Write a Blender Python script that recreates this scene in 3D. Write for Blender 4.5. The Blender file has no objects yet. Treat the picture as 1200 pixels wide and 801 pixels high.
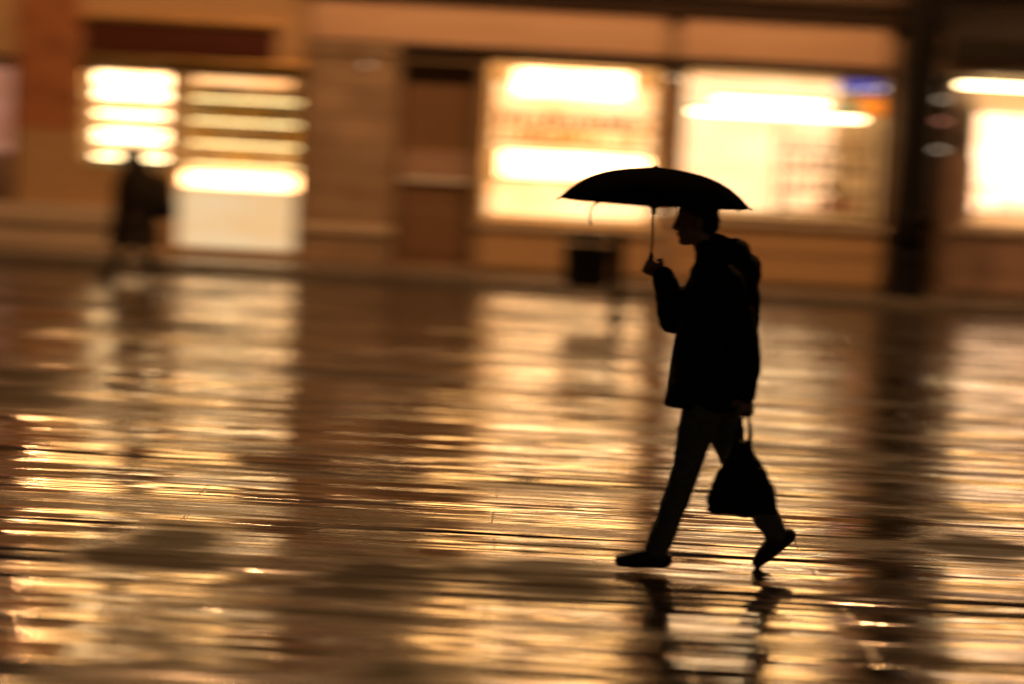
import bpy, bmesh, math, random
from mathutils import Vector, Matrix, Euler
random.seed(7)
R = math.radians
sc = bpy.context.scene
COL = sc.collection

# ------------------------------------------------------------------ materials
def nt_new(name):
    m = bpy.data.materials.new(name); m.use_nodes = True
    nt = m.node_tree; nt.nodes.clear()
    out = nt.nodes.new('ShaderNodeOutputMaterial')
    return m, nt, out
def N(nt, t, **kw):
    n = nt.nodes.new(t)
    for k, v in kw.items():
        if k in n.inputs: n.inputs[k].default_value = v
        else: setattr(n, k, v)
    return n
def L(nt, a, b): nt.links.new(a, b)
def ramp(nt, fac, stops):
    r = nt.nodes.new('ShaderNodeValToRGB')
    el = r.color_ramp.elements
    while len(el) < len(stops): el.new(0.5)
    for e, (p, c) in zip(el, stops):
        e.position = p; e.color = c if len(c) == 4 else (*c, 1)
    L(nt, fac, r.inputs['Fac']); return r
def coords(nt, scale=(1, 1, 1), swap=False):
    tc = nt.nodes.new('ShaderNodeTexCoord')
    src = tc.outputs['Object']
    if swap:
        s = nt.nodes.new('ShaderNodeSeparateXYZ'); L(nt, src, s.inputs[0])
        c = nt.nodes.new('ShaderNodeCombineXYZ')
        L(nt, s.outputs['X'], c.inputs['X']); L(nt, s.outputs['Z'], c.inputs['Y']); L(nt, s.outputs['Y'], c.inputs['Z'])
        src = c.outputs[0]
    mp = nt.nodes.new('ShaderNodeMapping'); mp.inputs['Scale'].default_value = scale
    L(nt, src, mp.inputs['Vector']); return mp.outputs[0]
def rough_mat(name, c0, c1, scale=3.0, stretch=(1, 1, 1), rough=0.6, bump=0.25, metallic=0.0, spec=0.5, rvar=0.15):
    """mottled surface: two base colours mixed by layered noise, with fine relief"""
    m, nt, out = nt_new(name)
    b = N(nt, 'ShaderNodeBsdfPrincipled', Metallic=metallic)
    b.inputs['Specular IOR Level'].default_value = spec
    v = coords(nt, stretch)
    n1 = N(nt, 'ShaderNodeTexNoise', Scale=scale, Detail=8.0, Roughness=0.65); L(nt, v, n1.inputs['Vector'])
    r = ramp(nt, n1.outputs['Fac'], [(0.3, c0), (0.7, c1)])
    L(nt, r.outputs['Color'], b.inputs['Base Color'])
    n2 = N(nt, 'ShaderNodeTexNoise', Scale=scale * 9, Detail=5.0); L(nt, v, n2.inputs['Vector'])
    mr = N(nt, 'ShaderNodeMapRange'); L(nt, n1.outputs['Fac'], mr.inputs['Value'])
    mr.inputs['To Min'].default_value = max(0.03, rough - rvar); mr.inputs['To Max'].default_value = min(1, rough + rvar)
    L(nt, mr.outputs[0], b.inputs['Roughness'])
    bp = N(nt, 'ShaderNodeBump', Strength=bump, Distance=0.02); L(nt, n2.outputs['Fac'], bp.inputs['Height'])
    L(nt, bp.outputs[0], b.inputs['Normal'])
    L(nt, b.outputs[0], out.inputs['Surface']); return m
def block_mat(name, c0, c1, mortar, w, h, gap=0.012, rough=0.55, bump=0.5):
    """coursed masonry (ashlar or brick) on a facade, laid in x and z"""
    m, nt, out = nt_new(name)
    b = N(nt, 'ShaderNodeBsdfPrincipled', Roughness=rough)
    v = coords(nt, (1, 1, 1), swap=True)
    br = N(nt, 'ShaderNodeTexBrick', Scale=1.0)
    br.inputs['Brick Width'].default_value = w; br.inputs['Row Height'].default_value = h
    br.inputs['Mortar Size'].default_value = gap; br.inputs['Mortar Smooth'].default_value = 0.3
    br.inputs['Color1'].default_value = (*c0, 1); br.inputs['Color2'].default_value = (*c1, 1); br.inputs['Mortar'].default_value = (*mortar, 1)
    L(nt, v, br.inputs['Vector'])
    n = N(nt, 'ShaderNodeTexNoise', Scale=2.3, Detail=9.0, Roughness=0.7); L(nt, v, n.inputs['Vector'])
    r = ramp(nt, n.outputs['Fac'], [(0.25, (0.55, 0.52, 0.5)), (0.75, (1.15, 1.12, 1.1))])
    mx = N(nt, 'ShaderNodeMix', data_type='RGBA', blend_type='MULTIPLY'); mx.inputs[0].default_value = 1.0
    L(nt, br.outputs['Color'], mx.inputs[6]); L(nt, r.outputs['Color'], mx.inputs[7])
    L(nt, mx.outputs[2], b.inputs['Base Color'])
    n2 = N(nt, 'ShaderNodeTexNoise', Scale=30.0, Detail=5.0); L(nt, v, n2.inputs['Vector'])
    inv = N(nt, 'ShaderNodeMath', operation='MULTIPLY_ADD'); L(nt, br.outputs['Fac'], inv.inputs[0]); inv.inputs[1].default_value = -1.5
    L(nt, n2.outputs['Fac'], inv.inputs[2])
    bp = N(nt, 'ShaderNodeBump', Strength=bump, Distance=0.012); L(nt, inv.outputs[0], bp.inputs['Height'])
    L(nt, bp.outputs[0], b.inputs['Normal'])
    L(nt, b.outputs[0], out.inputs['Surface']); return m
def emit_mat(name, col, strength, col2=None, scale=(1.5, 1.5, 1.5)):
    """a lamp, a lit blind or a back-lit panel; uneven when a second colour is given"""
    m, nt, out = nt_new(name)
    e = N(nt, 'ShaderNodeEmission', Strength=strength); e.inputs['Color'].default_value = (*col, 1)
    if col2:
        v = coords(nt, scale)
        n = N(nt, 'ShaderNodeTexNoise', Scale=1.0, Detail=4.0); L(nt, v, n.inputs['Vector'])
        r = ramp(nt, n.outputs['Fac'], [(0.35, col2), (0.62, col)]); L(nt, r.outputs['Color'], e.inputs['Color'])
    L(nt, e.outputs[0], out.inputs['Surface']); return m
def glass_mat(name, tint=(1, 1, 1), gloss=0.08):
    m, nt, out = nt_new(name)
    t = N(nt, 'ShaderNodeBsdfTransparent'); t.inputs['Color'].default_value = (*tint, 1)
    g = N(nt, 'ShaderNodeBsdfGlossy', Roughness=0.04)
    lw = N(nt, 'ShaderNodeLayerWeight', Blend=0.25)
    mr = N(nt, 'ShaderNodeMapRange'); L(nt, lw.outputs['Fresnel'], mr.inputs['Value'])
    mr.inputs['To Min'].default_value = gloss * 0.5; mr.inputs['To Max'].default_value = 0.7
    mx = N(nt, 'ShaderNodeMixShader'); L(nt, mr.outputs[0], mx.inputs[0]); L(nt, t.outputs[0], mx.inputs[1]); L(nt, g.outputs[0], mx.inputs[2])
    L(nt, mx.outputs[0], out.inputs['Surface']); return m

DARK_REFLECTIONS = [(-0.62, 9.45, 0.38, 0.9), (0.28, 9.35, 0.45, 0.9), (-0.45, 7.55, 0.5, 0.6), (-1.65, 9.5, 0.4, 0.8), (-3.6, 15.0, 0.6, 1.6), (-1.35, 7.6, 0.3, 0.6), (2.55, 10.6, 0.3, 0.9)]  # ovals where the street is dulled to stand for dark reflections
def ground_mat():
    """wet stone setts laid in courses along the street, worn into long shallow ripples that hold water"""
    m, nt, out = nt_new('wet_setts')
    b = N(nt, 'ShaderNodeBsdfPrincipled')
    b.inputs['IOR'].default_value = 1.5
    v = coords(nt)
    br = N(nt, 'ShaderNodeTexBrick', Scale=1.0, offset=0.5)
    br.inputs['Brick Width'].default_value = 3.2; br.inputs['Row Height'].default_value = 0.36
    br.inputs['Mortar Size'].default_value = 0.012; br.inputs['Mortar Smooth'].default_value = 0.6
    br.inputs['Color1'].default_value = (0.020, 0.014, 0.009, 1); br.inputs['Color2'].default_value = (0.034, 0.024, 0.015, 1)
    br.inputs['Mortar'].default_value = (0.024, 0.018, 0.012, 1)
    # courses are not ruler straight
    nw = N(nt, 'ShaderNodeTexNoise', Scale=0.9, Detail=3.0); L(nt, v, nw.inputs['Vector'])
    va = N(nt, 'ShaderNodeVectorMath', operation='MULTIPLY_ADD'); L(nt, nw.outputs['Color'], va.inputs[0])
    va.inputs[1].default_value = (0.10, 0.10, 0); L(nt, v, va.inputs[2]); L(nt, va.outputs[0], br.inputs['Vector'])
    L(nt, br.outputs['Color'], b.inputs['Base Color'])
    def noise(sx, sy, det, rg=0.55):
        mp = N(nt, 'ShaderNodeMapping'); mp.inputs['Scale'].default_value = (sx, sy, 1); L(nt, v, mp.inputs['Vector'])
        n = N(nt, 'ShaderNodeTexNoise', Scale=1.0, Detail=det, Roughness=rg); L(nt, mp.outputs[0], n.inputs['Vector']); return n
    big = noise(0.10, 0.5, 2.0)        # long troughs along the street
    mid = noise(0.20, 1.7, 2.0)        # worn courses
    small = noise(0.4, 5.0, 2.0)      # edges of the setts
    fine = noise(2.2, 17.0, 3.0)       # film ripples
    def scaled(sock, k, add=None):
        q = N(nt, 'ShaderNodeMath', operation='MULTIPLY_ADD'); L(nt, sock, q.inputs[0]); q.inputs[1].default_value = k
        if add is not None: L(nt, add, q.inputs[2])
        else: q.inputs[2].default_value = 0
        return q.outputs[0]
    h = scaled(big.outputs['Fac'], 0.10)
    h = scaled(mid.outputs['Fac'], 0.10, h)
    h = scaled(small.outputs['Fac'], 0.020, h)
    h = scaled(fine.outputs['Fac'], 0.0008, h)
    h = scaled(br.outputs['Fac'], -0.0012, h)
    bp = N(nt, 'ShaderNodeBump', Strength=1.0, Distance=1.0); L(nt, h, bp.inputs['Height'])
    L(nt, bp.outputs[0], b.inputs['Normal'])
    wn = noise(0.09, 1.5, 5.0, 0.72)
    patch = noise(0.45, 0.42, 3.0, 0.5)   # broad drained patches between the puddles
    pm = N(nt, 'ShaderNodeMapRange'); L(nt, patch.outputs['Fac'], pm.inputs['Value'])
    pm.inputs['From Min'].default_value = 0.48; pm.inputs['From Max'].default_value = 0.66; pm.inputs['To Min'].default_value = 0.0; pm.inputs['To Max'].default_value = 0.16
    # dull spots that put dark facade reflections into the street finish
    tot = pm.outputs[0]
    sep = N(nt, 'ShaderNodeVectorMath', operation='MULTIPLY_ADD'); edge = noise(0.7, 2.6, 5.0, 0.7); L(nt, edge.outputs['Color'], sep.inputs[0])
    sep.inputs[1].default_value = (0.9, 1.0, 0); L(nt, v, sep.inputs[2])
    for cx, cy, rx, ry in DARK_REFLECTIONS:
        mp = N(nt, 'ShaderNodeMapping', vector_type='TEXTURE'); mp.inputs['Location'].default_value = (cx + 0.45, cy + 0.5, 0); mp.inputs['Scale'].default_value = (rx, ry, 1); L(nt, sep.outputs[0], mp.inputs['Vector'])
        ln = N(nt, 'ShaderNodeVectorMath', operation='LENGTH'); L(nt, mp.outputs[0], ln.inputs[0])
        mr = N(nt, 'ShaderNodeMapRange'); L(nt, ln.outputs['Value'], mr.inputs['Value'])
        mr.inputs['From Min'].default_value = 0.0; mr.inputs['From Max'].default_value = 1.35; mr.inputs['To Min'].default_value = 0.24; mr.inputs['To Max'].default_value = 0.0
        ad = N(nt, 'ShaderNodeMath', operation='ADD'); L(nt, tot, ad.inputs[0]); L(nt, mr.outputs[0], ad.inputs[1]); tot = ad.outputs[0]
    wet_and_reflections = N(nt, 'ShaderNodeMath', operation='ADD'); L(nt, wn.outputs['Fac'], wet_and_reflections.inputs[0]); L(nt, tot, wet_and_reflections.inputs[1])
    rr = ramp(nt, wet_and_reflections.outputs[0], [(0.40, (0.06,) * 3), (0.54, (0.15,) * 3), (0.74, (0.46,) * 3)])
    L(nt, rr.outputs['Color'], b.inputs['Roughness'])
    sp = ramp(nt, wet_and_reflections.outputs[0], [(0.46, (1.0,) * 3), (0.70, (0.03,) * 3)])   # film of water against drained stone and the reflection spots
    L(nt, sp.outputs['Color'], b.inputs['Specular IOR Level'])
    film = ramp(nt, wet_and_reflections.outputs[0], [(0.48, (1.0,) * 3), (0.66, (0.0,) * 3)])   # standing water
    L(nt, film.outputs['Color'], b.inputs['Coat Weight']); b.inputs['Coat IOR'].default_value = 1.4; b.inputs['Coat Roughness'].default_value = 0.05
    L(nt, bp.outputs[0], b.inputs['Coat Normal'])
    L(nt, b.outputs[0], out.inputs['Surface']); return m

M = {}
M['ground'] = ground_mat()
M['kerb'] = rough_mat('wet_kerb_granite', (0.10, 0.085, 0.07), (0.2, 0.17, 0.14), 5, rough=0.25, bump=0.3)
M['paving'] = rough_mat('wet_paving', (0.09, 0.075, 0.06), (0.18, 0.15, 0.12), 2, (0.4, 3, 1), rough=0.22, bump=0.4)
M['stone'] = block_mat('tan_ashlar', (0.36, 0.26, 0.17), (0.42, 0.31, 0.21), (0.2, 0.14, 0.09), 0.95, 0.36, 0.014)
M['stone_light'] = rough_mat('pale_stone', (0.5, 0.4, 0.29), (0.64, 0.52, 0.38), 3, (0.5, 1, 3), rough=0.45)
M['stone_pink'] = block_mat('pinkish_stone', (0.40, 0.27, 0.2), (0.47, 0.33, 0.25), (0.22, 0.15, 0.11), 1.1, 0.42, 0.014)
M['upper'] = block_mat('dimmed_upper_brick', (0.075, 0.045, 0.025), (0.055, 0.032, 0.018), (0.05, 0.035, 0.022), 0.23, 0.075, 0.008)  # dimness put into the upper wall colour, for dark streaks in the wet street
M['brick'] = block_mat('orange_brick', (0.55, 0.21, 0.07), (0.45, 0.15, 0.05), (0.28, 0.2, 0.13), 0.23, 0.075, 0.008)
M['fascia_tan'] = rough_mat('painted_tan_board', (0.52, 0.34, 0.23), (0.6, 0.40, 0.28), 2, (0.3, 1, 4), rough=0.45, bump=0.1)
M['fascia_red'] = rough_mat('dark_red_board', (0.06, 0.014, 0.008), (0.09, 0.022, 0.011), 2, (0.3, 1, 4), rough=0.4, bump=0.1)
M['dark_wood'] = rough_mat('dark_brown_timber', (0.035, 0.02, 0.012), (0.075, 0.042, 0.024), 3, (0.6, 1, 6), rough=0.4)
M['door'] = rough_mat('brown_door_paint', (0.16, 0.09, 0.045), (0.22, 0.13, 0.07), 3, (6, 1, 0.6), rough=0.4, bump=0.15)
M['gold_frame'] = rough_mat('brass_frame', (0.5, 0.3, 0.1), (0.62, 0.4, 0.15), 4, rough=0.35, metallic=0.8, bump=0.1)
M['cream'] = rough_mat('cream_plaster', (0.7, 0.6, 0.42), (0.8, 0.7, 0.52), 2, rough=0.6, bump=0.1)
M['white'] = rough_mat('white_lacquer', (0.74, 0.7, 0.62), (0.82, 0.78, 0.7), 2, (0.4, 1, 5), rough=0.35, bump=0.05)
M['tan_panel'] = rough_mat('tan_panel', (0.44, 0.28, 0.14), (0.52, 0.34, 0.18), 2, (0.4, 1, 4), rough=0.5, bump=0.12)
M['iron'] = rough_mat('black_cast_iron', (0.004, 0.0035, 0.003), (0.009, 0.007, 0.006), 8, rough=0.6, bump=0.3, spec=0.15)
M['awning'] = rough_mat('dark_awning_cloth', (0.006, 0.004, 0.003), (0.012, 0.007, 0.005), 12, rough=0.8, bump=0.3)
M['cloth'] = rough_mat('dark_jacket_cloth', (0.012, 0.010, 0.008), (0.024, 0.019, 0.015), 14, rough=0.85, bump=0.5, spec=0.15)
M['cloth2'] = rough_mat('dark_coat_cloth', (0.02, 0.015, 0.012), (0.03, 0.024, 0.018), 14, rough=0.85, bump=0.5, spec=0.15)
M['denim'] = rough_mat('dark_denim', (0.11, 0.12, 0.105), (0.18, 0.19, 0.17), 30, rough=0.85, bump=0.5, spec=0.15)
M['skin'] = rough_mat('skin', (0.28, 0.16, 0.10), (0.36, 0.21, 0.14), 12, rough=0.5, bump=0.15)
M['hair'] = rough_mat('dark_hair', (0.008, 0.006, 0.005), (0.018, 0.013, 0.01), 40, (1, 1, 0.2), rough=0.5, bump=0.6)
M['shoe'] = rough_mat('black_leather', (0.01, 0.009, 0.008), (0.02, 0.017, 0.015), 20, rough=0.4, bump=0.3)
M['umbrella'] = rough_mat('black_umbrella_nylon', (0.006, 0.006, 0.006), (0.011, 0.010, 0.010), 60, rough=1.0, bump=0.2, spec=0.0)
M['steel'] = rough_mat('dull_steel', (0.12, 0.11, 0.10), (0.18, 0.16, 0.15), 20, rough=0.4, metallic=0.9, bump=0.1)
M['plastic_bag'] = rough_mat('black_bag_plastic', (0.006, 0.006, 0.007), (0.012, 0.011, 0.011), 18, rough=0.45, bump=0.6, spec=0.3)
M['eye'] = rough_mat('eye', (0.3, 0.28, 0.26), (0.5, 0.48, 0.45), 40, rough=0.2, bump=0.0)
M['glass'] = glass_mat('shop_glass')
M['dimglass'] = glass_mat('tinted_glass', (0.6, 0.55, 0.5), 0.12)
W = (1.0, 0.80, 0.50); WW = (1.0, 0.86, 0.62); A_ = (1.0, 0.48, 0.19)
M['tube'] = emit_mat('fluorescent_tube', (1, 0.70, 0.34), 15.0)
M['led'] = emit_mat('shelf_strip_light', (1.0, 0.70, 0.28), 4.5)
M['box_white'] = emit_mat('lit_panel_white', (1, 0.65, 0.31), 9.5, (1, 0.50, 0.19), (1.2, 1, 2.2))
M['box_warm'] = emit_mat('lit_panel_warm', (1, 0.58, 0.25), 2.6, (1, 0.42, 0.13), (1.2, 1, 2.2))
M['blind'] = emit_mat('lit_blind', (1, 0.54, 0.18), 9.0, (0.9, 0.4, 0.11), (1.1, 1, 1.6))
M['blind_dim'] = emit_mat('dim_lit_blind', (1, 0.55, 0.24), 0.9, (0.8, 0.38, 0.14), (1.1, 1, 1.6))
M['bulb'] = emit_mat('warm_bulb', (1, 0.62, 0.28), 9.0)
M['bulb_small'] = emit_mat('small_bulb', (1, 0.75, 0.45), 5.0)
M['teal'] = rough_mat('pale_teal_board', (0.3, 0.42, 0.40), (0.38, 0.5, 0.47), 3, rough=0.4)
M['box_peach'] = emit_mat('lit_panel_peach', (1, 0.64, 0.36), 4.5, (1, 0.5, 0.24), (1.2, 1, 2.2))
M['spot'] = emit_mat('spot_lens', (1, 0.75, 0.5), 2.0)
M['pink_panel'] = emit_mat('dim_pink_panel', (1, 0.42, 0.26), 0.5, (0.7, 0.25, 0.12), (1.2, 1, 2.0))
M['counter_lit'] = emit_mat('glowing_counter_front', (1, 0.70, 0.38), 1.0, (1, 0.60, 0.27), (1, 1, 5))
M['box_cream'] = emit_mat('lit_panel_cream', (1, 0.62, 0.31), 2.2, (1, 0.46, 0.18), (0.8, 1, 1.6))
GOODS = {k: rough_mat('packet_' + k, c, tuple(min(1, x * 1.3 + 0.02) for x in c), 9, rough=0.4, bump=0.08) for k, c in dict(
    orange=(0.6, 0.2, 0.03), red=(0.42, 0.04, 0.02), yellow=(0.62, 0.4, 0.06), cream=(0.62, 0.5, 0.3), blue=(0.03, 0.05, 0.3), brown=(0.2, 0.1, 0.04), green=(0.08, 0.25, 0.08)).items()}

# ------------------------------------------------------------------ mesh helpers
class MB:
    """collects shapes, links them as ONE mesh object"""
    def __init__(s): s.bm = bmesh.new()
    def box(s, x0, x1, y0, y1, z0, z1, bev=0.0):
        r = bmesh.ops.create_cube(s.bm, size=1.0)
        vs = r['verts']
        for v in vs:
            v.co = Vector(((x0 + x1) / 2 + v.co.x * (x1 - x0), (y0 + y1) / 2 + v.co.y * (y1 - y0), (z0 + z1) / 2 + v.co.z * (z1 - z0)))
        if bev > 0:
            es = list({e for v in vs for e in v.link_edges})
            bmesh.ops.bevel(s.bm, geom=es, offset=bev, segments=2, affect='EDGES', profile=0.5)
        return s
    def ring(s, c, u, w, ru, rw, n):
        return [s.bm.verts.new(c + u * (math.cos(2 * math.pi * i / n) * ru) + w * (math.sin(2 * math.pi * i / n) * rw)) for i in range(n)]
    def bridge(s, a, b):
        n = len(a)
        for i in range(n): s.bm.faces.new((a[i], a[(i + 1) % n], b[(i + 1) % n], b[i]))
    def tube(s, pts, rads, n=10, cap=True):
        pts = [Vector(p) for p in pts]
        if not hasattr(rads, '__len__'): rads = [rads] * len(pts)
        rings = []; u = None
        for i, p in enumerate(pts):
            t = (pts[min(i + 1, len(pts) - 1)] - pts[max(i - 1, 0)]).normalized()
            if u is None: u = t.orthogonal().normalized()
            else: u = (u - t * u.dot(t)).normalized()
            w = t.cross(u)
            rings.append(s.ring(p, u, w, rads[i], rads[i], n))
        for a, b in zip(rings, rings[1:]): s.bridge(a, b)
        if cap:
            s.bm.faces.new(list(reversed(rings[0]))); s.bm.faces.new(rings[-1])
        return s
    def lathe(s, prof, c=(0, 0, 0), n=20, sx=1, sy=1):
        c = Vector(c); X = Vector((1, 0, 0)); Y = Vector((0, 1, 0))
        rings = [s.ring(c + Vector((0, 0, z)), X, Y, max(r, 1e-4) * sx, max(r, 1e-4) * sy, n) for r, z in prof]
        for a, b in zip(rings, rings[1:]): s.bridge(a, b)
        s.bm.faces.new(list(reversed(rings[0]))); s.bm.faces.new(rings[-1])
        return s
    def loft(s, secs, n=24):
        """secs: (centre, x axis radius, y radius) with z-up rings"""
        X = Vector((1, 0, 0)); Y = Vector((0, 1, 0))
        rings = [s.ring(Vector(c), X, Y, rx, ry, n) for c, rx, ry in secs]
        for a, b in zip(rings, rings[1:]): s.bridge(a, b)
        s.bm.faces.new(list(reversed(rings[0]))); s.bm.faces.new(rings[-1])
        return s
    def ell(s, c, r, rot=(0, 0, 0), sub=3):
        m = Matrix.Translation(Vector(c)) @ Euler(rot).to_matrix().to_4x4() @ Matrix.Diagonal((*r, 1))
        bmesh.ops.create_icosphere(s.bm, subdivisions=sub, radius=1.0, matrix=m); return s
    def cap(s, p0, r0, p1, r1, n=14):
        """capsule tapering from r0 to r1"""
        p0 = Vector(p0); p1 = Vector(p1); t = (p1 - p0)
        if t.length < 1e-6: return s
        t.normalize(); u = t.orthogonal().normalized(); w = t.cross(u); rings = []
        for k in range(4):
            a = math.pi / 2 * k / 4 + 0.12
            rings.append(s.ring(p0 - t * (r0 * math.cos(a)), u, w, r0 * math.sin(a), r0 * math.sin(a), n))
        for k in range(4):
            a = math.pi / 2 - math.pi / 2 * k / 4 - (0.0 if k else 0)
            rings.append(s.ring(p1 + t * (r1 * math.cos(a)), u, w, max(r1 * math.sin(a), 1e-4), max(r1 * math.sin(a), 1e-4), n))
        for a, b in zip(rings, rings[1:]): s.bridge(a, b)
        s.bm.faces.new(list(reversed(rings[0]))); s.bm.faces.new(rings[-1]); return s
    def chain(s, pts, rads, n=14):
        for i in range(len(pts) - 1): s.cap(pts[i], rads[i], pts[i + 1], rads[i + 1], n)
        return s
    def wall(s, x0, x1, z0, z1, y0, y1, holes):
        """a wall slab with rectangular openings, one closed skin"""
        xs = sorted({x0, x1, *[h[0] for h in holes], *[h[1] for h in holes]}); zs = sorted({z0, z1, *[h[2] for h in holes], *[h[3] for h in holes]})
        xs = [x for x in xs if x0 <= x <= x1]; zs = [z for z in zs if z0 <= z <= z1]
        solid = lambda i, j: 0 <= i < len(xs) - 1 and 0 <= j < len(zs) - 1 and not any(h[0] <= (xs[i] + xs[i + 1]) / 2 <= h[1] and h[2] <= (zs[j] + zs[j + 1]) / 2 <= h[3] for h in holes)
        V = {}
        def v(i, j, y):
            if (i, j, y) not in V: V[(i, j, y)] = s.bm.verts.new((xs[i], y, zs[j]))
            return V[(i, j, y)]
        for i in range(len(xs) - 1):
            for j in range(len(zs) - 1):
                if not solid(i, j): continue
                f = s.bm.faces.new
                f((v(i, j, y0), v(i + 1, j, y0), v(i + 1, j + 1, y0), v(i, j + 1, y0)))
                f((v(i, j, y1), v(i, j + 1, y1), v(i + 1, j + 1, y1), v(i + 1, j, y1)))
                if not solid(i - 1, j): f((v(i, j, y0), v(i, j + 1, y0), v(i, j + 1, y1), v(i, j, y1)))
                if not solid(i + 1, j): f((v(i + 1, j, y0), v(i + 1, j, y1), v(i + 1, j + 1, y1), v(i + 1, j + 1, y0)))
                if not solid(i, j - 1): f((v(i, j, y0), v(i, j, y1), v(i + 1, j, y1), v(i + 1, j, y0)))
                if not solid(i, j + 1): f((v(i, j + 1, y0), v(i + 1, j + 1, y0), v(i + 1, j + 1, y1), v(i, j + 1, y1)))
        return s
    def frame(s, x0, x1, z0, z1, y0, y1, t, bev=0.006):
        s.box(x0, x1, y0, y1, z1 - t, z1, bev); s.box(x0, x1, y0, y1, z0, z0 + t, bev)
        s.box(x0, x0 + t, y0 + 0.003, y1 - 0.003, z0 + t, z1 - t, bev); s.box(x1 - t, x1, y0 + 0.003, y1 - 0.003, z0 + t, z1 - t, bev); return s
    def build(s, name, mat, parent=None, smooth=False):
        bmesh.ops.recalc_face_normals(s.bm, faces=s.bm.faces)
        me = bpy.data.meshes.new(name); s.bm.to_mesh(me); s.bm.free()
        me.materials.append(mat)
        if smooth:
            for p in me.polygons: p.use_smooth = True
        o = bpy.data.objects.new(name, me); COL.objects.link(o)
        if parent: o.parent = parent
        return o

def bake(o, mods):
    """apply a list of (type, settings) modifiers into the mesh"""
    for t, kw in mods:
        md = o.modifiers.new(t.lower(), t)
        for k, v in kw.items(): setattr(md, k, v)
    bpy.context.view_layer.update()
    dg = bpy.context.evaluated_depsgraph_get()
    me = bpy.data.meshes.new_from_object(o.evaluated_get(dg))
    o.modifiers.clear(); old = o.data; o.data = me; bpy.data.meshes.remove(old)
    for p in me.polygons: p.use_smooth = True
    return o
def fuse(mb, name, mat, parent, vox=0.01, smooth=4):
    """overlapping closed shapes become one continuous surface"""
    o = mb.build(name, mat, parent)
    return bake(o, [('REMESH', dict(mode='VOXEL', voxel_size=vox)), ('SMOOTH', dict(factor=0.5, iterations=smooth))])
def ruffle(o, amp, scale, seed=0):
    """small folds and dents pushed into the real surface"""
    from mathutils import noise
    new = []
    for v in o.data.vertices:
        p = v.co * scale + Vector((seed, seed * 2, 0))
        new.extend(v.co + v.normal * (amp * (noise.noise(p) + 0.5 * noise.noise(p * 2.1))))
    o.data.vertices.foreach_set('co', new); o.data.update()
def tag(o, label=None, cat=None, group=None, kind=None):
    if label: o['label'] = label
    if cat: o['category'] = cat
    if group: o['group'] = group
    if kind: o['kind'] = kind
    return o
def thing(name, label, cat, loc=(0, 0, 0), rotz=0.0, group=None):
    o = bpy.data.objects.new(name, None); COL.objects.link(o)
    o.location = loc; o.rotation_euler = (0, 0, rotz); o.empty_display_size = 0.2
    return tag(o, label, cat, group)
def part(name, mb, mat, parent, label=None, smooth=False):
    o = mb.build(name, mat, parent, smooth)
    if label: o['label'] = label
    return o
def copy_tree(o, parent=None):
    c = o.copy(); COL.objects.link(c); c.parent = parent
    for ch in list(o.children): copy_tree(ch, c)
    return c

# ------------------------------------------------------------------ the setting
g = MB(); n = 60
bmesh.ops.create_grid(g.bm, x_segments=4, y_segments=4, size=300)
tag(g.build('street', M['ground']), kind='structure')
FY = 28.0                                           # facade plane
g = MB(); g.box(-40, 40, 26.35, 60, -0.2, 0.10); tag(g.build('pavement', M['paving']), kind='structure')
g = MB()
x = -40
while x < 40:
    g.box(x, x + 0.995, 26.1, 26.345, -0.2, 0.112, 0.012); x += 1.0
tag(g.build('kerb', M['kerb']), kind='structure')

# ------------------------------------------------------------------ buildings
def upper_window(b, x0, x1, z0, z1, blind, yb=FY):
    f = MB(); f.frame(x0, x1, z0, z1, yb + 0.12, yb + 0.2, 0.07)
    f.box((x0 + x1) / 2 - 0.03, (x0 + x1) / 2 + 0.03, yb + 0.125, yb + 0.195, z0 + 0.07, z1 - 0.07)
    f.box(x0 + 0.07, x1 - 0.07, yb + 0.13, yb + 0.19, z1 - 0.62, z1 - 0.57)
    w = part('window', f, M['white'], b)
    part('pane', MB().box(x0 + 0.05, x1 - 0.05, yb + 0.155, yb + 0.163, z0 + 0.05, z1 - 0.05), M['glass'], w)
    part('blind', MB().box(x0 + 0.02, x1 - 0.02, yb + 0.26, yb + 0.28, z0 + 0.02, z1 - 0.02), blind, w)
    part('sill', MB().box(x0 - 0.12, x1 + 0.12, yb - 0.12, yb + 0.1, z0 - 0.1, z0 - 0.003, 0.01), M['stone_light'], w)
def shop_window(b, x0, x1, z0, z1, fm, mull=(), t=0.06, y=FY):
    f = MB(); f.frame(x0 + 0.003, x1 - 0.003, z0 + 0.003, z1 - 0.003, y + 0.06, y + 0.15, t)
    for m in mull: f.box(m - 0.03, m + 0.03, y + 0.07, y + 0.14, z0 + t, z1 - t)
    w = part('shop_window', f, fm, b)
    part('pane', MB().box(x0 + t * 0.7, x1 - t * 0.7, y + 0.10, y + 0.11, z0 + t * 0.7, z1 - t * 0.7), M['glass'], w)
    return w
def room(b, x0, x1, z0, z1, depth, mat):
    r = MB(); y0 = FY + 0.405; y1 = FY + depth
    r.box(x0, x1, y1, y1 + 0.08, z0, z1); r.box(x0 - 0.08, x0, y0, y1 + 0.08, z0, z1); r.box(x1, x1 + 0.08, y0, y1 + 0.08, z0, z1)
    r.box(x0 - 0.08, x1 + 0.08, y0, y1 + 0.08, z0 - 0.06, z0 - 0.001); r.box(x0 - 0.08, x1 + 0.08, y0, y1 + 0.08, z1 + 0.001, z1 + 0.08)
    return part('shop_interior', r, mat, b)

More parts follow.
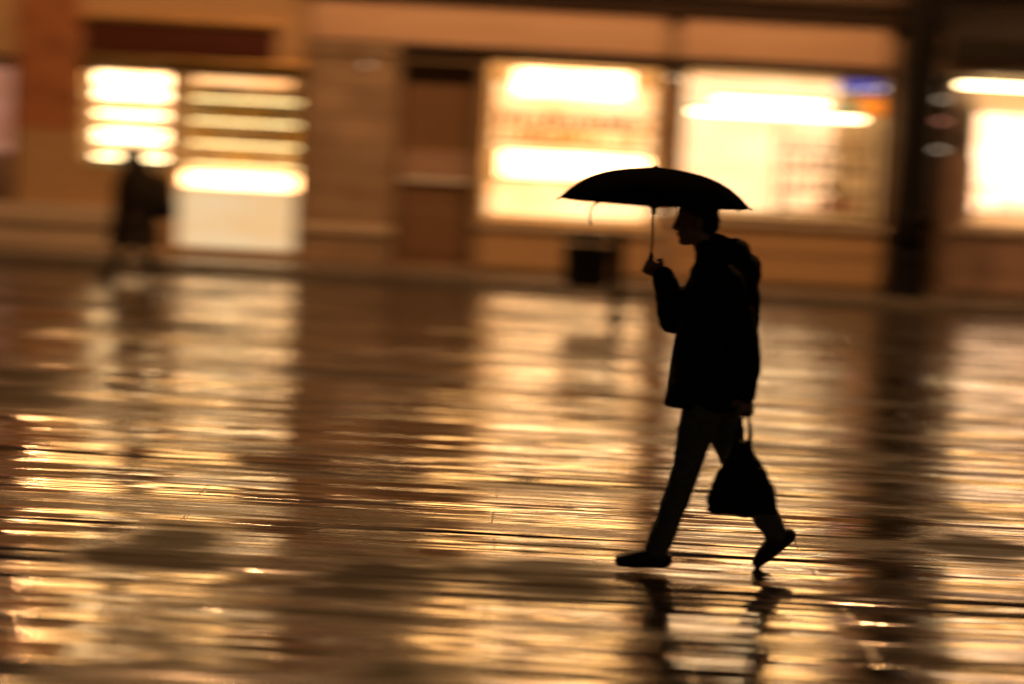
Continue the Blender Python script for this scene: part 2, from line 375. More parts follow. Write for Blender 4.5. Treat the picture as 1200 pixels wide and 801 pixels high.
# --- left building, brick pier and bright food shop
b1 = thing('shop_building', 'brick and brown fronted building at left with the bright shelf lined shop', 'building', (-7, FY, 0))
def rel(b, fn):
    pass
def at_root(root):
    """children are modelled in world units: cancel the root's offset"""
    for ch in root.children: ch.matrix_parent_inverse = Matrix.Translation(-Vector(root.location))
UP1 = [(-11.2, -9.9, 4.75, 6.4), (-6.95, -5.65, 4.75, 6.4), (-5.3, -4.0, 4.75, 6.4)]
part('wall', MB().wall(-13, -3.05, 0.1, 4.4, FY, FY + 0.4, [(-9.6, -7.1, 0.7, 2.75), (-6.2, -4.93, 1.2, 2.68), (-4.87, -3.09, 0.14, 2.68)]), M['tan_panel'], b1)
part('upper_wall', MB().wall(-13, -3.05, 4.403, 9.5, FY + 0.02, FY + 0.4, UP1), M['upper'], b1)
part('brick_pier', MB().box(-7.08, -6.22, FY - 0.06, FY - 0.003, 1.75, 4.35, 0.01), M['brick'], b1)
part('pier_base', MB().box(-7.08, -6.22, FY - 0.055, FY - 0.003, 0.73, 1.745, 0.01), M['tan_panel'], b1)
part('plinth', MB().box(-13, -5.0, FY - 0.16, FY - 0.003, 0.1, 0.42, 0.02).box(-13, -5.0, FY - 0.22, FY - 0.004, 0.423, 0.72, 0.03), M['stone_light'], b1)
part('fascia_board', MB().box(-6.15, -3.5, FY - 0.10, FY - 0.003, 2.86, 3.28, 0.012), M['fascia_red'], b1)
part('fascia_trim', MB().box(-6.18, -3.46, FY - 0.14, FY - 0.003, 3.283, 3.36, 0.012).box(-6.18, -3.07, FY - 0.13, FY - 0.003, 2.76, 2.83, 0.012), M['gold_frame'], b1)
part('cornice', MB().box(-13, -3.06, FY - 0.28, FY - 0.003, 4.38, 4.62, 0.02).box(-13, -3.06, FY - 0.18, FY - 0.003, 4.22, 4.377, 0.02), M['stone'], b1)
for (x0, x1, z0, z1), bl in zip(UP1, ('blind_dim', 'blind', 'blind')): upper_window(b1, x0, x1, z0, z1, M[bl])
shop_window(b1, -9.6, -7.1, 0.7, 2.75, M['dark_wood'], (-8.3,))
wA = shop_window(b1, -6.2, -4.93, 1.2, 2.68, M['gold_frame'])
wB = shop_window(b1, -4.87, -3.09, 0.14, 2.68, M['gold_frame'])
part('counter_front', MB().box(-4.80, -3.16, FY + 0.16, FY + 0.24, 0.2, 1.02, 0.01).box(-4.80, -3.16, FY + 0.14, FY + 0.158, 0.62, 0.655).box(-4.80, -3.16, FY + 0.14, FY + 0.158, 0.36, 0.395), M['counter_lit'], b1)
room(b1, -6.9, -3.14, 0.14, 2.72, 2.2, M['cream'])
room(b1, -9.6, -7.1, 0.5, 2.9, 1.6, M['cream'])
at_root(b1)

# --- middle building, stone piers and two big shop windows
b2 = thing('shop_building', 'tan stone building in the middle with two large lit shop windows', 'building', (1.2, FY, 0))
UP2 = [(-1.2, 0.15, 4.75, 6.5), (0.5, 1.85, 4.75, 6.5), (3.05, 4.7, 4.75, 6.5)]
part('wall', MB().wall(-3.045, 5.5, 0.1, 4.4, FY, FY + 0.4, [(-1.75, -0.62, 0.12, 2.95), (-0.55, 1.92, 0.76, 3.08), (2.2, 5.1, 0.98, 3.12)]), M['stone'], b2)
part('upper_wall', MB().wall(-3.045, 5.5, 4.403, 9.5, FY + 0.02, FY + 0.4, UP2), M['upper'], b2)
part('pilaster', MB().box(-3.0, -1.8, FY - 0.12, FY - 0.003, 0.65, 3.02, 0.015).box(-3.04, -1.77, FY - 0.17, FY - 0.003, 3.023, 3.14, 0.015), M['stone'], b2)
part('plinth', MB().box(-3.04, -1.77, FY - 0.2, FY - 0.003, 0.1, 0.51, 0.015), M['stone'], b2)
part('plinth_ledge', MB().box(-3.06, -1.76, FY - 0.26, FY - 0.003, 0.513, 0.64, 0.02), M['stone_light'], b2)
part('fascia_board', MB().box(-3.0, 1.92, FY - 0.12, FY - 0.003, 3.2, 3.78, 0.012), M['fascia_tan'], b2, 'long tan board over the doorway and the middle window')
part('fascia_board', MB().box(2.12, 5.0, FY - 0.12, FY - 0.003, 3.2, 3.72, 0.012), M['fascia_tan'], b2, 'shorter tan board over the right hand window')
part('fascia_trim', MB().box(-3.02, 5.05, FY - 0.16, FY - 0.003, 3.123, 3.195, 0.012), M['dark_wood'], b2)
part('cornice', MB().box(-3.04, 5.5, FY - 0.34, FY - 0.003, 3.99, 4.5, 0.02).box(-3.04, 5.5, FY - 0.22, FY - 0.003, 3.8, 3.987, 0.02), M['dark_wood'], b2)
part('stall_riser', MB().box(-0.55, 1.92, FY - 0.05, FY - 0.003, 0.14, 0.68, 0.01), M['tan_panel'], b2, 'tan panel under the middle window')
part('stall_riser', MB().box(2.2, 5.1, FY - 0.05, FY - 0.003, 0.14, 0.50, 0.01).box(2.2, 5.1, FY - 0.04, FY - 0.003, 0.53, 0.9, 0.01), M['tan_panel'], b2, 'panelled tan riser under the right hand window')
part('window_sill', MB().box(-0.6, 1.97, FY - 0.12, FY - 0.003, 0.685, 0.757, 0.012), M['stone_light'], b2)
part('window_sill', MB().box(2.15, 5.13, FY - 0.12, FY - 0.003, 0.905, 0.977, 0.012), M['stone_light'], b2)
for (x0, x1, z0, z1), bl in zip(UP2, ('blind', 'blind', 'blind')): upper_window(b2, x0, x1, z0, z1, M[bl])
d = part('door', MB().box(-1.73, -0.64, FY + 0.3, FY + 0.36, 0.12, 2.93, 0.008).box(-1.6, -0.77, FY + 0.27, FY + 0.298, 0.25, 0.9, 0.01), M['door'], b2)
part('letter_band', MB().box(-1.70, -0.66, FY + 0.24, FY + 0.298, 1.36, 1.72, 0.01), M['stone_pink'], d)
part('handle', MB().tube([(-0.8, FY + 0.22, 1.05), (-0.8, FY + 0.22, 1.3)], 0.018), M['gold_frame'], d)
part('push_bar', MB().box(-1.68, -0.68, FY + 0.2, FY + 0.238, 1.28, 1.34, 0.01), M['white'], d)
wC = shop_window(b2, -0.55, 1.92, 0.76, 3.08, M['gold_frame'])
wD = shop_window(b2, 2.2, 5.1, 0.98, 3.12, M['dark_wood'])
room(b2, -0.55, 1.98, 0.5, 3.15, 2.0, M['cream'])
room(b2, 2.14, 5.16, 0.5, 3.2, 2.2, M['cream'])
at_root(b2)

# --- right building
b3 = thing('shop_building', 'pinkish stone building at right under a dark awning', 'building', (8, FY, 0))
UP3 = [(6.5, 7.8, 4.75, 6.4), (8.6, 9.9, 4.75, 6.4)]
part('wall', MB().wall(5.505, 13, 0.1, 4.4, FY, FY + 0.4, [(5.55, 5.98, 0.12, 3.15), (6.3, 9.4, 1.05, 3.2)]), M['stone_pink'], b3)
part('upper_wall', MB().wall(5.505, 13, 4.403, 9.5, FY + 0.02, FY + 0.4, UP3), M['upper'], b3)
part('stall_riser', MB().box(6.1, 13, FY - 0.06, FY - 0.003, 0.14, 0.96, 0.012), M['stone_pink'], b3)
part('window_sill', MB().box(6.05, 9.5, FY - 0.13, FY - 0.003, 0.965, 1.045, 0.012), M['stone_light'], b3)
part('cornice', MB().box(5.52, 13, FY - 0.3, FY - 0.003, 4.35, 4.6, 0.02), M['dark_wood'], b3)
for (x0, x1, z0, z1), bl in zip(UP3, ('blind', 'blind_dim')): upper_window(b3, x0, x1, z0, z1, M[bl])
shop_window(b3, 6.3, 9.4, 1.05, 3.2, M['white'], (7.9,))
part('side_entrance', MB().box(5.57, 5.96, FY + 0.3, FY + 0.36, 0.12, 3.13, 0.01), M['dark_wood'], b3)
room(b3, 6.1, 9.5, 0.5, 3.25, 2.0, M['cream'])
at_root(b3)
aw = thing('awning', 'dark cloth awning over the window at far right', 'awning', (9, FY, 3.4))
c = MB(); v = c.bm.verts.new
pr = [(FY - 0.03, 4.2), (FY - 1.1, 3.6), (FY - 1.1, 3.33), (FY - 1.085, 3.33), (FY - 1.085, 3.59), (FY - 0.03, 4.18)]
a = [v((5.62, y, z)) for y, z in pr]; b_ = [v((12.4, y, z)) for y, z in pr]
c.bridge(a, b_); c.bm.faces.new(a); c.bm.faces.new(list(reversed(b_)))
part('cover', c, M['awning'], aw)
for xx in (5.75, 9.0, 12.2):
    part('arm', MB().tube([(xx, FY - 0.03, 3.45), (xx, FY - 1.05, 3.55)], 0.02), M['iron'], aw)
at_root(aw)

# ------------------------------------------------------------------ shop fittings
def shelf_unit(name, label, x0, x1, y, zs, depth, mat, led=None, back=None):
    t = thing(name, label, 'shelves', (x0, y, zs[0]))
    for i, z in enumerate(zs):
        sh = part('shelf', MB().box(x0, x1, y, y + depth, z - 0.02, z + 0.012, 0.004), mat, t)
        if led: part('strip_light', MB().box(x0 + 0.02, x1 - 0.02, y - 0.022, y - 0.001, z - 0.022, z + 0.010, 0.003), led, sh)
    part('upright', MB().box(x0 - 0.045, x0 - 0.002, y, y + depth, zs[0] - 0.1, zs[-1] + 0.4, 0.004), mat, t)
    part('upright', MB().box(x1 + 0.002, x1 + 0.045, y, y + depth, zs[0] - 0.1, zs[-1] + 0.4, 0.004), mat, t)
    if back: part('back_panel', MB().box(x0, x1, y + depth + 0.002, y + depth + 0.03, zs[0] - 0.1, zs[-1] + 0.4), back, t)
    at_root(t); return t
# prototypes of the goods, then copies along the shelves
def proto_good(kind, mat):
    m = MB()
    if kind == 'bottle': m.lathe([(0.03, 0), (0.036, 0.01), (0.036, 0.14), (0.03, 0.17), (0.013, 0.2), (0.013, 0.25), (0.015, 0.252), (0.015, 0.27)], n=14)
    elif kind == 'jar': m.lathe([(0.04, 0), (0.05, 0.012), (0.05, 0.11), (0.042, 0.125), (0.046, 0.127), (0.046, 0.155), (0.043, 0.16)], n=16)
    elif kind == 'loaf':
        m.loft([((0, 0, 0), 0.12, 0.05), ((0, 0, 0.03), 0.135, 0.062), ((0, 0, 0.07), 0.125, 0.06), ((0, 0, 0.10), 0.09, 0.045), ((0, 0, 0.112), 0.04, 0.02)])
    else:
        m.box(-0.055, 0.055, -0.035, 0.035, 0, 0.19, 0.006); m.box(-0.056, 0.056, -0.036, 0.036, 0.06, 0.13, 0.002)
    me = m.build(kind, mat)
    for p in me.data.polygons: p.use_smooth = kind != 'packet'
    return me
PROTO = {}
def good(kind, col, x, y, z, label, group, s=1.0):
    key = (kind, col)
    if key not in PROTO: PROTO[key] = proto_good(kind, GOODS[col]); o = PROTO[key]
    else: o = PROTO[key].copy(); COL.objects.link(o)
    o.location = (x, y, z); o.rotation_euler = (0, 0, random.uniform(-0.3, 0.3)); o.scale = (s, s, s * random.uniform(0.85, 1.1))
    tag(o, label, kind, group)
def stock(x0, x1, y, zs, kinds, cols, where, step=0.14, skip=0.12):
    for z in zs:
        x = x0 + step * 0.6
        while x < x1 - step * 0.4:
            if random.random() > skip:
                k = random.choice(kinds); c = random.choice(cols)
                good(k, c, x, y, z + 0.013, '%s %s on the lit shelves %s' % (c, k, where), '%ss %s' % (k, where) if False else '%s %ss %s' % (c, k, where), random.uniform(0.85, 1.15))
            x += step * random.uniform(0.9, 1.25) * (2.0 if kinds[0] == 'loaf' else 1.0)

zA = [1.40, 1.66, 1.76, 2.02, 2.27, 2.33]
shelf_unit('display_shelves', 'brightly strip lit white shelves in the smaller left window', -6.1, -5.0, FY + 0.55, zA, 0.3, M['white'], M['tube'], M['box_warm'])
stock(-6.05, -5.02, FY + 0.7, [zA[0], zA[2], zA[3]], ['loaf'], ['cream', 'yellow'], 'in the small left window')
zB = [1.36, 1.66, 1.98, 2.30]
shelf_unit('display_shelves', 'stocked shelves with thin gold strip lights in the tall left window', -4.75, -3.2, FY + 0.6, zB, 0.3, M['cream'], M['led'], M['cream'])
lightbox_later = ('wide white glowing panel along the top of the small left window', -6.1, -5.0, 2.40, 2.62)
stock(-4.7, -3.22, FY + 0.72, zB, ['packet', 'jar'], ['cream', 'yellow', 'brown'], 'in the tall left window')
t = thing('display_counter', 'white lit glass top counter inside the tall left window', 'counter', (-4, FY + 0.4, 0.2))
part('base', MB().box(-4.78, -3.18, FY + 0.26, FY + 0.52, 0.2, 1.05, 0.01), M['white'], t)
part('light_panel', MB().box(-4.76, -3.2, FY + 0.25, FY + 0.5, 1.055, 1.25, 0.01), M['box_white'], t)
at_root(t)
zC = [1.9, 2.14, 2.36]
shelf_unit('display_shelves', 'wooden shelves of orange and yellow goods in the middle window', -0.4, 1.85, FY + 0.8, zC, 0.28, M['gold_frame'], None, M['box_warm'])
stock(-0.35, 1.83, FY + 0.9, zC[:2], ['packet', 'jar'], ['yellow', 'orange', 'cream'], 'in the middle window', 0.15)
def lightbox(label, x0, x1, z0, z1, y, mat, group=None):
    t = thing('light_box', label, 'lit panel', ((x0 + x1) / 2, y, z0), 0, group)
    f = MB(); f.frame(x0, x1, z0, z1, y, y + 0.1, 0.025); part('housing', f, M['white'], t)
    part('diffuser', MB().box(x0 + 0.02, x1 - 0.02, y + 0.02, y + 0.06, z0 + 0.02, z1 - 0.02), mat, t)
    at_root(t)
lightbox('upper white glowing panel in the middle window', -0.15, 1.5, 2.55, 2.98, FY + 0.5, M['box_white'])
lightbox('lower wide white glowing panel in the middle window above the sill', -0.3, 1.82, 1.40, 1.80, FY + 0.45, M['box_white'])
lightbox('plain warm glowing panel low in the middle window just over the sill', -0.45, 1.84, 0.84, 1.36, FY + 0.6, M['box_warm'])
lightbox(*lightbox_later, FY + 0.42, M['box_white'])
def tube_light(label, x0, x1, y, z, group=None):
    t = thing('tube_light', label, 'tube light', ((x0 + x1) / 2, y, z), 0, group)
    part('batten', MB().box(x0, x1, y - 0.06, y + 0.06, z + 0.03, z + 0.08, 0.008), M['white'], t)
    part('tube', MB().tube([(x0 + 0.03, y, z), (x1 - 0.03, y, z)], 0.03), M['tube'], t, smooth=True)
    part('rod', MB().tube([(x0 + 0.2, y, z + 0.08), (x0 + 0.2, y, 3.18)], 0.006), M['steel'], t)
    part('rod', MB().tube([(x1 - 0.2, y, z + 0.08), (x1 - 0.2, y, 3.18)], 0.006), M['steel'], t)
    at_root(t)
tube_light('upper long white tube light in the right of the two middle windows', 2.7, 4.3, FY + 0.6, 2.66)
tube_light('lower long white tube light in the right of the two middle windows', 2.4, 4.9, FY + 0.9, 2.48)
lightbox('large cream glowing panel behind the goods of the right middle window', 2.25, 4.6, 1.05, 3.05, FY + 1.6, M['box_cream'])
def board(label, x0, x1, z0, z1, y, mat):
    t = thing('display_board', label, 'display board', ((x0 + x1) / 2, y, z0))
    part('panel', MB().box(x0, x1, y, y + 0.03, z0, z1, 0.004), mat, t)
    f = MB(); f.frame(x0 - 0.02, x1 + 0.02, z0 - 0.02, z1 + 0.02, y - 0.012, y - 0.001, 0.022, 0.002); part('edge', f, M['dark_wood'], t); at_root(t)
M['lit_blue'] = emit_mat('lit_blue_sign', (0.06, 0.09, 0.6), 0.8); M['lit_orange'] = emit_mat('lit_orange_sign', (1, 0.24, 0.02), 1.6); M['lit_green'] = emit_mat('lit_green_sign', (0.1, 0.6, 0.25), 0.9)
board('plain lit deep blue sign at the top right corner of the right middle window', 4.42, 5.0, 2.84, 3.02, FY + 0.2, M['lit_blue'])
board('plain lit orange sign under the blue one in the right middle window', 4.72, 5.02, 2.54, 2.78, FY + 0.2, M['lit_orange'])
board('small lit green sign left of the orange one in the right middle window', 4.5, 4.67, 2.54, 2.64, FY + 0.22, M['lit_green'])
board('pale blue green board low in the small left window', -6.08, -5.05, 1.24, 1.36, FY + 0.4, M['teal'])
zD = [1.15, 1.42, 1.72, 2.0]
shelf_unit('display_shelves', 'brown shelves of red and brown goods in the right middle window', 3.7, 5.0, FY + 0.5, zD, 0.28, M['dark_wood'], None, None)
stock(3.75, 4.98, FY + 0.62, zD, ['packet', 'bottle'], ['red', 'orange', 'brown', 'cream'], 'in the right middle window', 0.17)
# strings of small bulbs along two window heads
def string_light(label, x0, x1, y, z, n, sag):
    t = thing('string_light', label, 'string light', ((x0 + x1) / 2, y, z))
    pts = [(x0 + (x1 - x0) * i / 24, y, z - sag * (1 - (2 * i / 24 - 1) ** 2)) for i in range(25)]
    part('cable', MB().tube(pts, 0.006, 6), M['iron'], t)
    for i in range(n):
        f = (i + 0.5) / n; p = Vector((x0 + (x1 - x0) * f, y, z - sag * (1 - (2 * f - 1) ** 2) - 0.03))
        part('bulb', MB().ell(p, (0.016, 0.016, 0.022), sub=2), M['bulb_small'], t, smooth=True)
    at_root(t)
string_light('string of small warm bulbs across the head of the right middle window', 1.95, 5.05, FY - 0.06, 2.96, 16, 0.12)
string_light('short string of small bulbs hanging low in front of the middle window', 0.6, 2.1, FY - 0.08, 1.1, 9, 0.06)
# right shop
lightbox('cream glowing panel filling the far right window', 6.4, 9.2, 1.2, 2.7, FY + 1.2, M['box_peach'])
tube_light('long white tube light at the head of the far right window', 5.98, 8.4, FY - 0.2, 3.02)
zE = [1.25, 1.6]
shelf_unit('display_shelves', 'pale shelves in the far right window', 6.5, 9.0, FY + 0.5, zE, 0.28, M['white'], None, None)
stock(6.55, 7.7, FY + 0.62, zE[:1], ['jar', 'packet'], ['cream', 'red'], 'in the far right window', 0.2)
# narrow dark entrance: vertical display with small lit price strips
t = thing('wall_display', 'narrow dark display of small pink and white lit strips beside the pillar', 'display', (5.77, FY, 1.2))
part('backing', MB().box(5.58, 5.95, FY + 0.2, FY + 0.24, 1.1, 3.0, 0.01), M['dark_wood'], t)
M['strip_pink'] = emit_mat('pink_strip', (1, 0.36, 0.22), 1.6); M['strip_white'] = emit_mat('white_strip', (1, 0.78, 0.55), 1.6)
for z, m in ((2.80, 'strip_white'), (2.5, 'strip_pink'), (2.1, 'strip_white')):
    part('lit_strip', MB().box(5.6, 5.93, FY + 0.17, FY + 0.198, z, z + 0.022, 0.004), M[m], t)
at_root(t)
# far left window: pink lit strip
lightbox('pinkish glowing panel in the window left of the brick pier', -9.3, -7.25, 1.35, 2.6, FY + 0.9, M['pink_panel'])
lightbox('wide glowing ceiling panel over the counter in the tall left window', -4.7, -3.3, 2.48, 2.62, FY + 0.35, M['box_warm'])

# ------------------------------------------------------------------ lamps on the fronts
def point(name, loc, energy, col, rad, parent=None):
    l = bpy.data.lights.new(name, 'POINT'); l.energy = energy; l.color = col; l.shadow_soft_size = rad
    o = bpy.data.objects.new(name, l); COL.objects.link(o); o.location = loc
    if parent: o.parent = parent
    return o
def trough(length):  # unseen lamp added above the boards, made long so its reflection streaks
    t = thing('added_sign_lamp', 'lamp', 'added lamp', (0, 0, 0)); h = length / 2
    for sx in (-h * 0.7, h * 0.7):
        part('arm', MB().tube([(sx, -0.02, 0), (sx, -0.3, 0.14), (sx, -0.6, 0.14), (sx, -0.72, 0.04)], 0.014, 8), M['iron'], t, smooth=True)
    sh = MB(); pr = [(-0.62, 0.01), (-0.66, 0.05), (-0.78, 0.05), (-0.84, 0.0), (-0.835, -0.004), (-0.777, 0.042), (-0.664, 0.042), (-0.626, 0.005)]
    a = [sh.bm.verts.new((-h, y, z)) for y, z in pr]; b = [sh.bm.verts.new((h, y, z)) for y, z in pr]
    sh.bridge(a, b); sh.bm.faces.new(a); sh.bm.faces.new(list(reversed(b))); part('shade', sh, M['iron'], t)
    part('tube', MB().tube([(-h + 0.04, -0.72, 0.005), (h - 0.04, -0.72, 0.005)], 0.02, 10), M['added_sign_tube'], t, smooth=True)
    return t
M['added_sign_tube'] = emit_mat('added_lamp_tube', (1, 0.54, 0.20), 30.0)
for xx, ln, l in ((-1.7, 1.7, 'added unseen long hooded lamp over the doorway end of the long tan board'), (0.75, 2.0, 'added unseen long hooded lamp over the window end of the long tan board'), (3.5, 2.4, 'added unseen long hooded lamp over the shorter tan board')):
    o = trough(ln); o.location = (xx, FY, 4.62); tag(o, l, 'added lamp', 'added hooded lamps over the boards')
def bracket():
    t = thing('wall_lantern', 'lantern', 'wall lantern')
    part('bracket', MB().tube([(0, -0.02, 0), (0, -0.5, 0.12), (0, -0.8, 0.05)], 0.018, 8).box(-0.06, 0.06, -0.03, -0.004, -0.15, 0.15, 0.01), M['iron'], t)
    part('lantern_cage', MB().lathe([(0.02, 0.02), (0.05, 0.0), (0.15, -0.07), (0.14, -0.08), (0.03, -0.05)], (0, -0.8, 0.03), 6).lathe([(0.03, -0.46), (0.085, -0.43), (0.085, -0.415), (0.03, -0.41)], (0, -0.8, 0.03), 6), M['iron'], t)
    for k in range(6):
        a = math.pi / 3 * k
        part('bar', MB().tube([(0.135 * math.cos(a), -0.8 + 0.135 * math.sin(a), -0.05), (0.085 * math.cos(a), -0.8 + 0.085 * math.sin(a), -0.39)], 0.007, 5), M['iron'], t)
    part('bulb', MB().ell((0, -0.8, -0.2), (0.05, 0.05, 0.07), sub=2), M['bulb'], t, smooth=True)
    point('lamp_light', (0, -0.8, -0.28), 70, A_, 0.06, t)
    return t
P1 = bracket()
for i, (xx, z, l) in enumerate(((-6.65, 5.6, 'hexagonal wall lantern high on the brick pier'), (8.3, 5.6, 'hexagonal wall lantern above the dark awning'))):
    o = copy_tree(P1) if i else P1
    o.location = (xx, FY, z); tag(o, l, 'wall lantern', 'hexagonal lanterns on the house fronts')
t = thing('spot_lamp', 'tiny white lamp high on the stone pilaster', 'lamp', (-2.2, FY - 0.13, 2.86))
part('housing', MB().tube([(0, 0.0, 0), (0, -0.1, 0.0)], 0.035, 12), M['steel'], t); part('lens', MB().ell((0, -0.105, 0), (0.02, 0.012, 0.02), sub=2), M['spot'], t)
# two unseen street lamps added to light the fronts, slung high above the view
def slung(xx, label):
    t = thing('added_street_lamp', label, 'street lamp', (xx, 20.0, 11.0), 0, 'added unseen lamps slung on wires')
    part('wire', MB().tube([(0, -34, 2.0), (0, -17, 0.9), (0, 0, 0.35), (0, 7.98, -1.7)], 0.008, 6), M['iron'], t)
    part('hood', MB().lathe([(0.03, 0.34), (0.05, 0.2), (0.2, 0.1), (0.32, 0.0), (0.31, -0.004), (0.18, 0.08), (0.03, 0.17)], n=24), M['iron'], t, smooth=True)
    part('globe', MB().ell((0, 0, -0.02), (0.12, 0.12, 0.12), sub=3), M['bulb'], t, smooth=True)
    point('lamp_light', (0, 0, -0.2), 2500, A_, 0.12, t)
slung(-3.2, 'added unseen left hooded street lamp slung on a wire over the street'); slung(4.4, 'added unseen right hooded street lamp slung on a wire over the street')

# ------------------------------------------------------------------ street furniture
t = thing('iron_column', 'tall dark iron column with a wide plinth in front of the right shops', 'column', (5.33, 27.2, 0.1))
part('plinth', MB().lathe([(0.33, 0), (0.33, 0.12), (0.30, 0.14), (0.29, 0.48), (0.32, 0.5), (0.32, 0.56), (0.24, 0.64)], n=8), M['iron'], t)
part('shaft', MB().lathe([(0.275, 0.64), (0.265, 1.0), (0.255, 3.8), (0.245, 6.2)], n=24), M['iron'], t, smooth=True)
part('collar', MB().lathe([(0.27, 1.0), (0.30, 1.02), (0.30, 1.09), (0.27, 1.11)], n=24), M['iron'], t, smooth=True)
part('capital', MB().lathe([(0.2, 6.2), (0.26, 6.25), (0.26, 6.33), (0.33, 6.45), (0.33, 6.55), (0.05, 6.65)], n=24), M['iron'], t, smooth=True)
t = thing('litter_bin', 'dark square litter bin hung on a post, standing in the street', 'litter bin', (1.14, 22.35, 0))
part('post', MB().box(-0.055, 0.075, -0.06, 0.06, 0, 0.99, 0.012), M['iron'], t)
part('foot_plate', MB().box(-0.12, 0.14, -0.12, 0.12, 0.003, 0.03, 0.008), M['iron'], t)
bb = part('bin_body', MB().loft([((-0.34, 0, 0.38), 0.23, 0.2), ((-0.34, 0, 0.42), 0.26, 0.22), ((-0.34, 0, 0.8), 0.28, 0.24), ((-0.34, 0, 0.82), 0.29, 0.25)], 20), M['iron'], t)
part('lid', MB().loft([((-0.34, 0, 0.86), 0.29, 0.25), ((-0.34, 0, 0.9), 0.29, 0.25), ((-0.34, 0, 0.98), 0.16, 0.13)], 20), M['iron'], t)
part('strut', MB().tube([(-0.34, 0.2, 0.8), (-0.34, 0.2, 0.88)], 0.012, 6).tube([(-0.34, -0.2, 0.8), (-0.34, -0.2, 0.88)], 0.012, 6).tube([(-0.08, 0, 0.7), (-0.0, 0, 0.7)], 0.02, 6), M['steel'], t)

# ------------------------------------------------------------------ people
def lerp(a, b, f): return Vector(a) + (Vector(b) - Vector(a)) * f
def add_hand(mb, wrist, tip_dir, palm_n, curl, side, grip=None):
    """palm, four unequal curled fingers and a thumb; tip_dir along the hand, palm_n out of the palm"""
    d = Vector(tip_dir).normalized(); nrm = Vector(palm_n).normalized(); s = d.cross(nrm).normalized() * side
    w = Vector(wrist)
    base = w + d * 0.085
    for f in range(4):
        o = s * (0.030 - 0.020 * f)
        mb.cap(w + d * 0.012 + o * 0.6, 0.014, base + o, 0.012, 10)
    lens = [0.070, 0.080, 0.074, 0.058]
    for f in range(4):
        p = base + s * (0.030 - 0.020 * f); a = 0.0; q = p
        for seg in (0.45, 0.32, 0.23):
            a += curl
            dirn = d * math.cos(a) + nrm * math.sin(a)
            q2 = q + dirn * lens[f] * seg
            mb.cap(q, 0.0095, q2, 0.0085, 10); q = q2
    tb = w + d * 0.03 + s * 0.034
    t1 = tb + (d * 0.5 + s * 0.6 + nrm * 0.5).normalized() * 0.038
    t2 = t1 + (d * 0.5 + nrm * 0.9 - s * 0.25).normalized() * 0.03
    mb.cap(tb, 0.014, t1, 0.011, 10); mb.cap(t1, 0.011, t2, 0.009, 10)

def head(mb, c, tilt):
    """profile facing -x with brow, nose, lips, chin and ears; tilt lowers the face"""
    m = Matrix.Rotation(-tilt, 4, 'Y')
    T = lambda p: Vector(c) + (m @ Vector(p))
    mb.ell(T((0.012, 0, 0.03)), (0.096, 0.075, 0.092), (0, -tilt, 0))
    mb.ell(T((-0.035, 0, -0.03)), (0.055, 0.058, 0.078), (0, -tilt, 0))
    mb.ell(T((-0.062, 0, -0.088)), (0.028, 0.032, 0.022), (0, -tilt, 0))           # chin
    mb.cap(T((-0.05, 0, -0.085)), 0.03, T((0.03, 0.0, -0.06)), 0.045)                # jaw
    mb.cap(T((-0.082, 0, 0.018)), 0.011, T((-0.100, 0, -0.020)), 0.012, 10)          # nose
    mb.ell(T((-0.09, 0.011, -0.024)), (0.012, 0.008, 0.009)); mb.ell(T((-0.09, -0.011, -0.024)), (0.012, 0.008, 0.009))
    mb.cap(T((-0.066, -0.03, 0.03)), 0.011, T((-0.072, 0, 0.032)), 0.012, 8); mb.cap(T((-0.066, 0.03, 0.03)), 0.011, T((-0.072, 0, 0.032)), 0.012, 8)
    mb.cap(T((-0.084, -0.016, -0.050)), 0.007, T((-0.088, 0.016, -0.050)), 0.007, 8); mb.cap(T((-0.082, -0.014, -0.062)), 0.008, T((-0.084, 0.014, -0.062)), 0.008, 8)
    for s in (-1, 1): mb.ell(T((0.012, s * 0.078, -0.01)), (0.02, 0.01, 0.033), (0, -tilt + 0.2, 0))
    return T
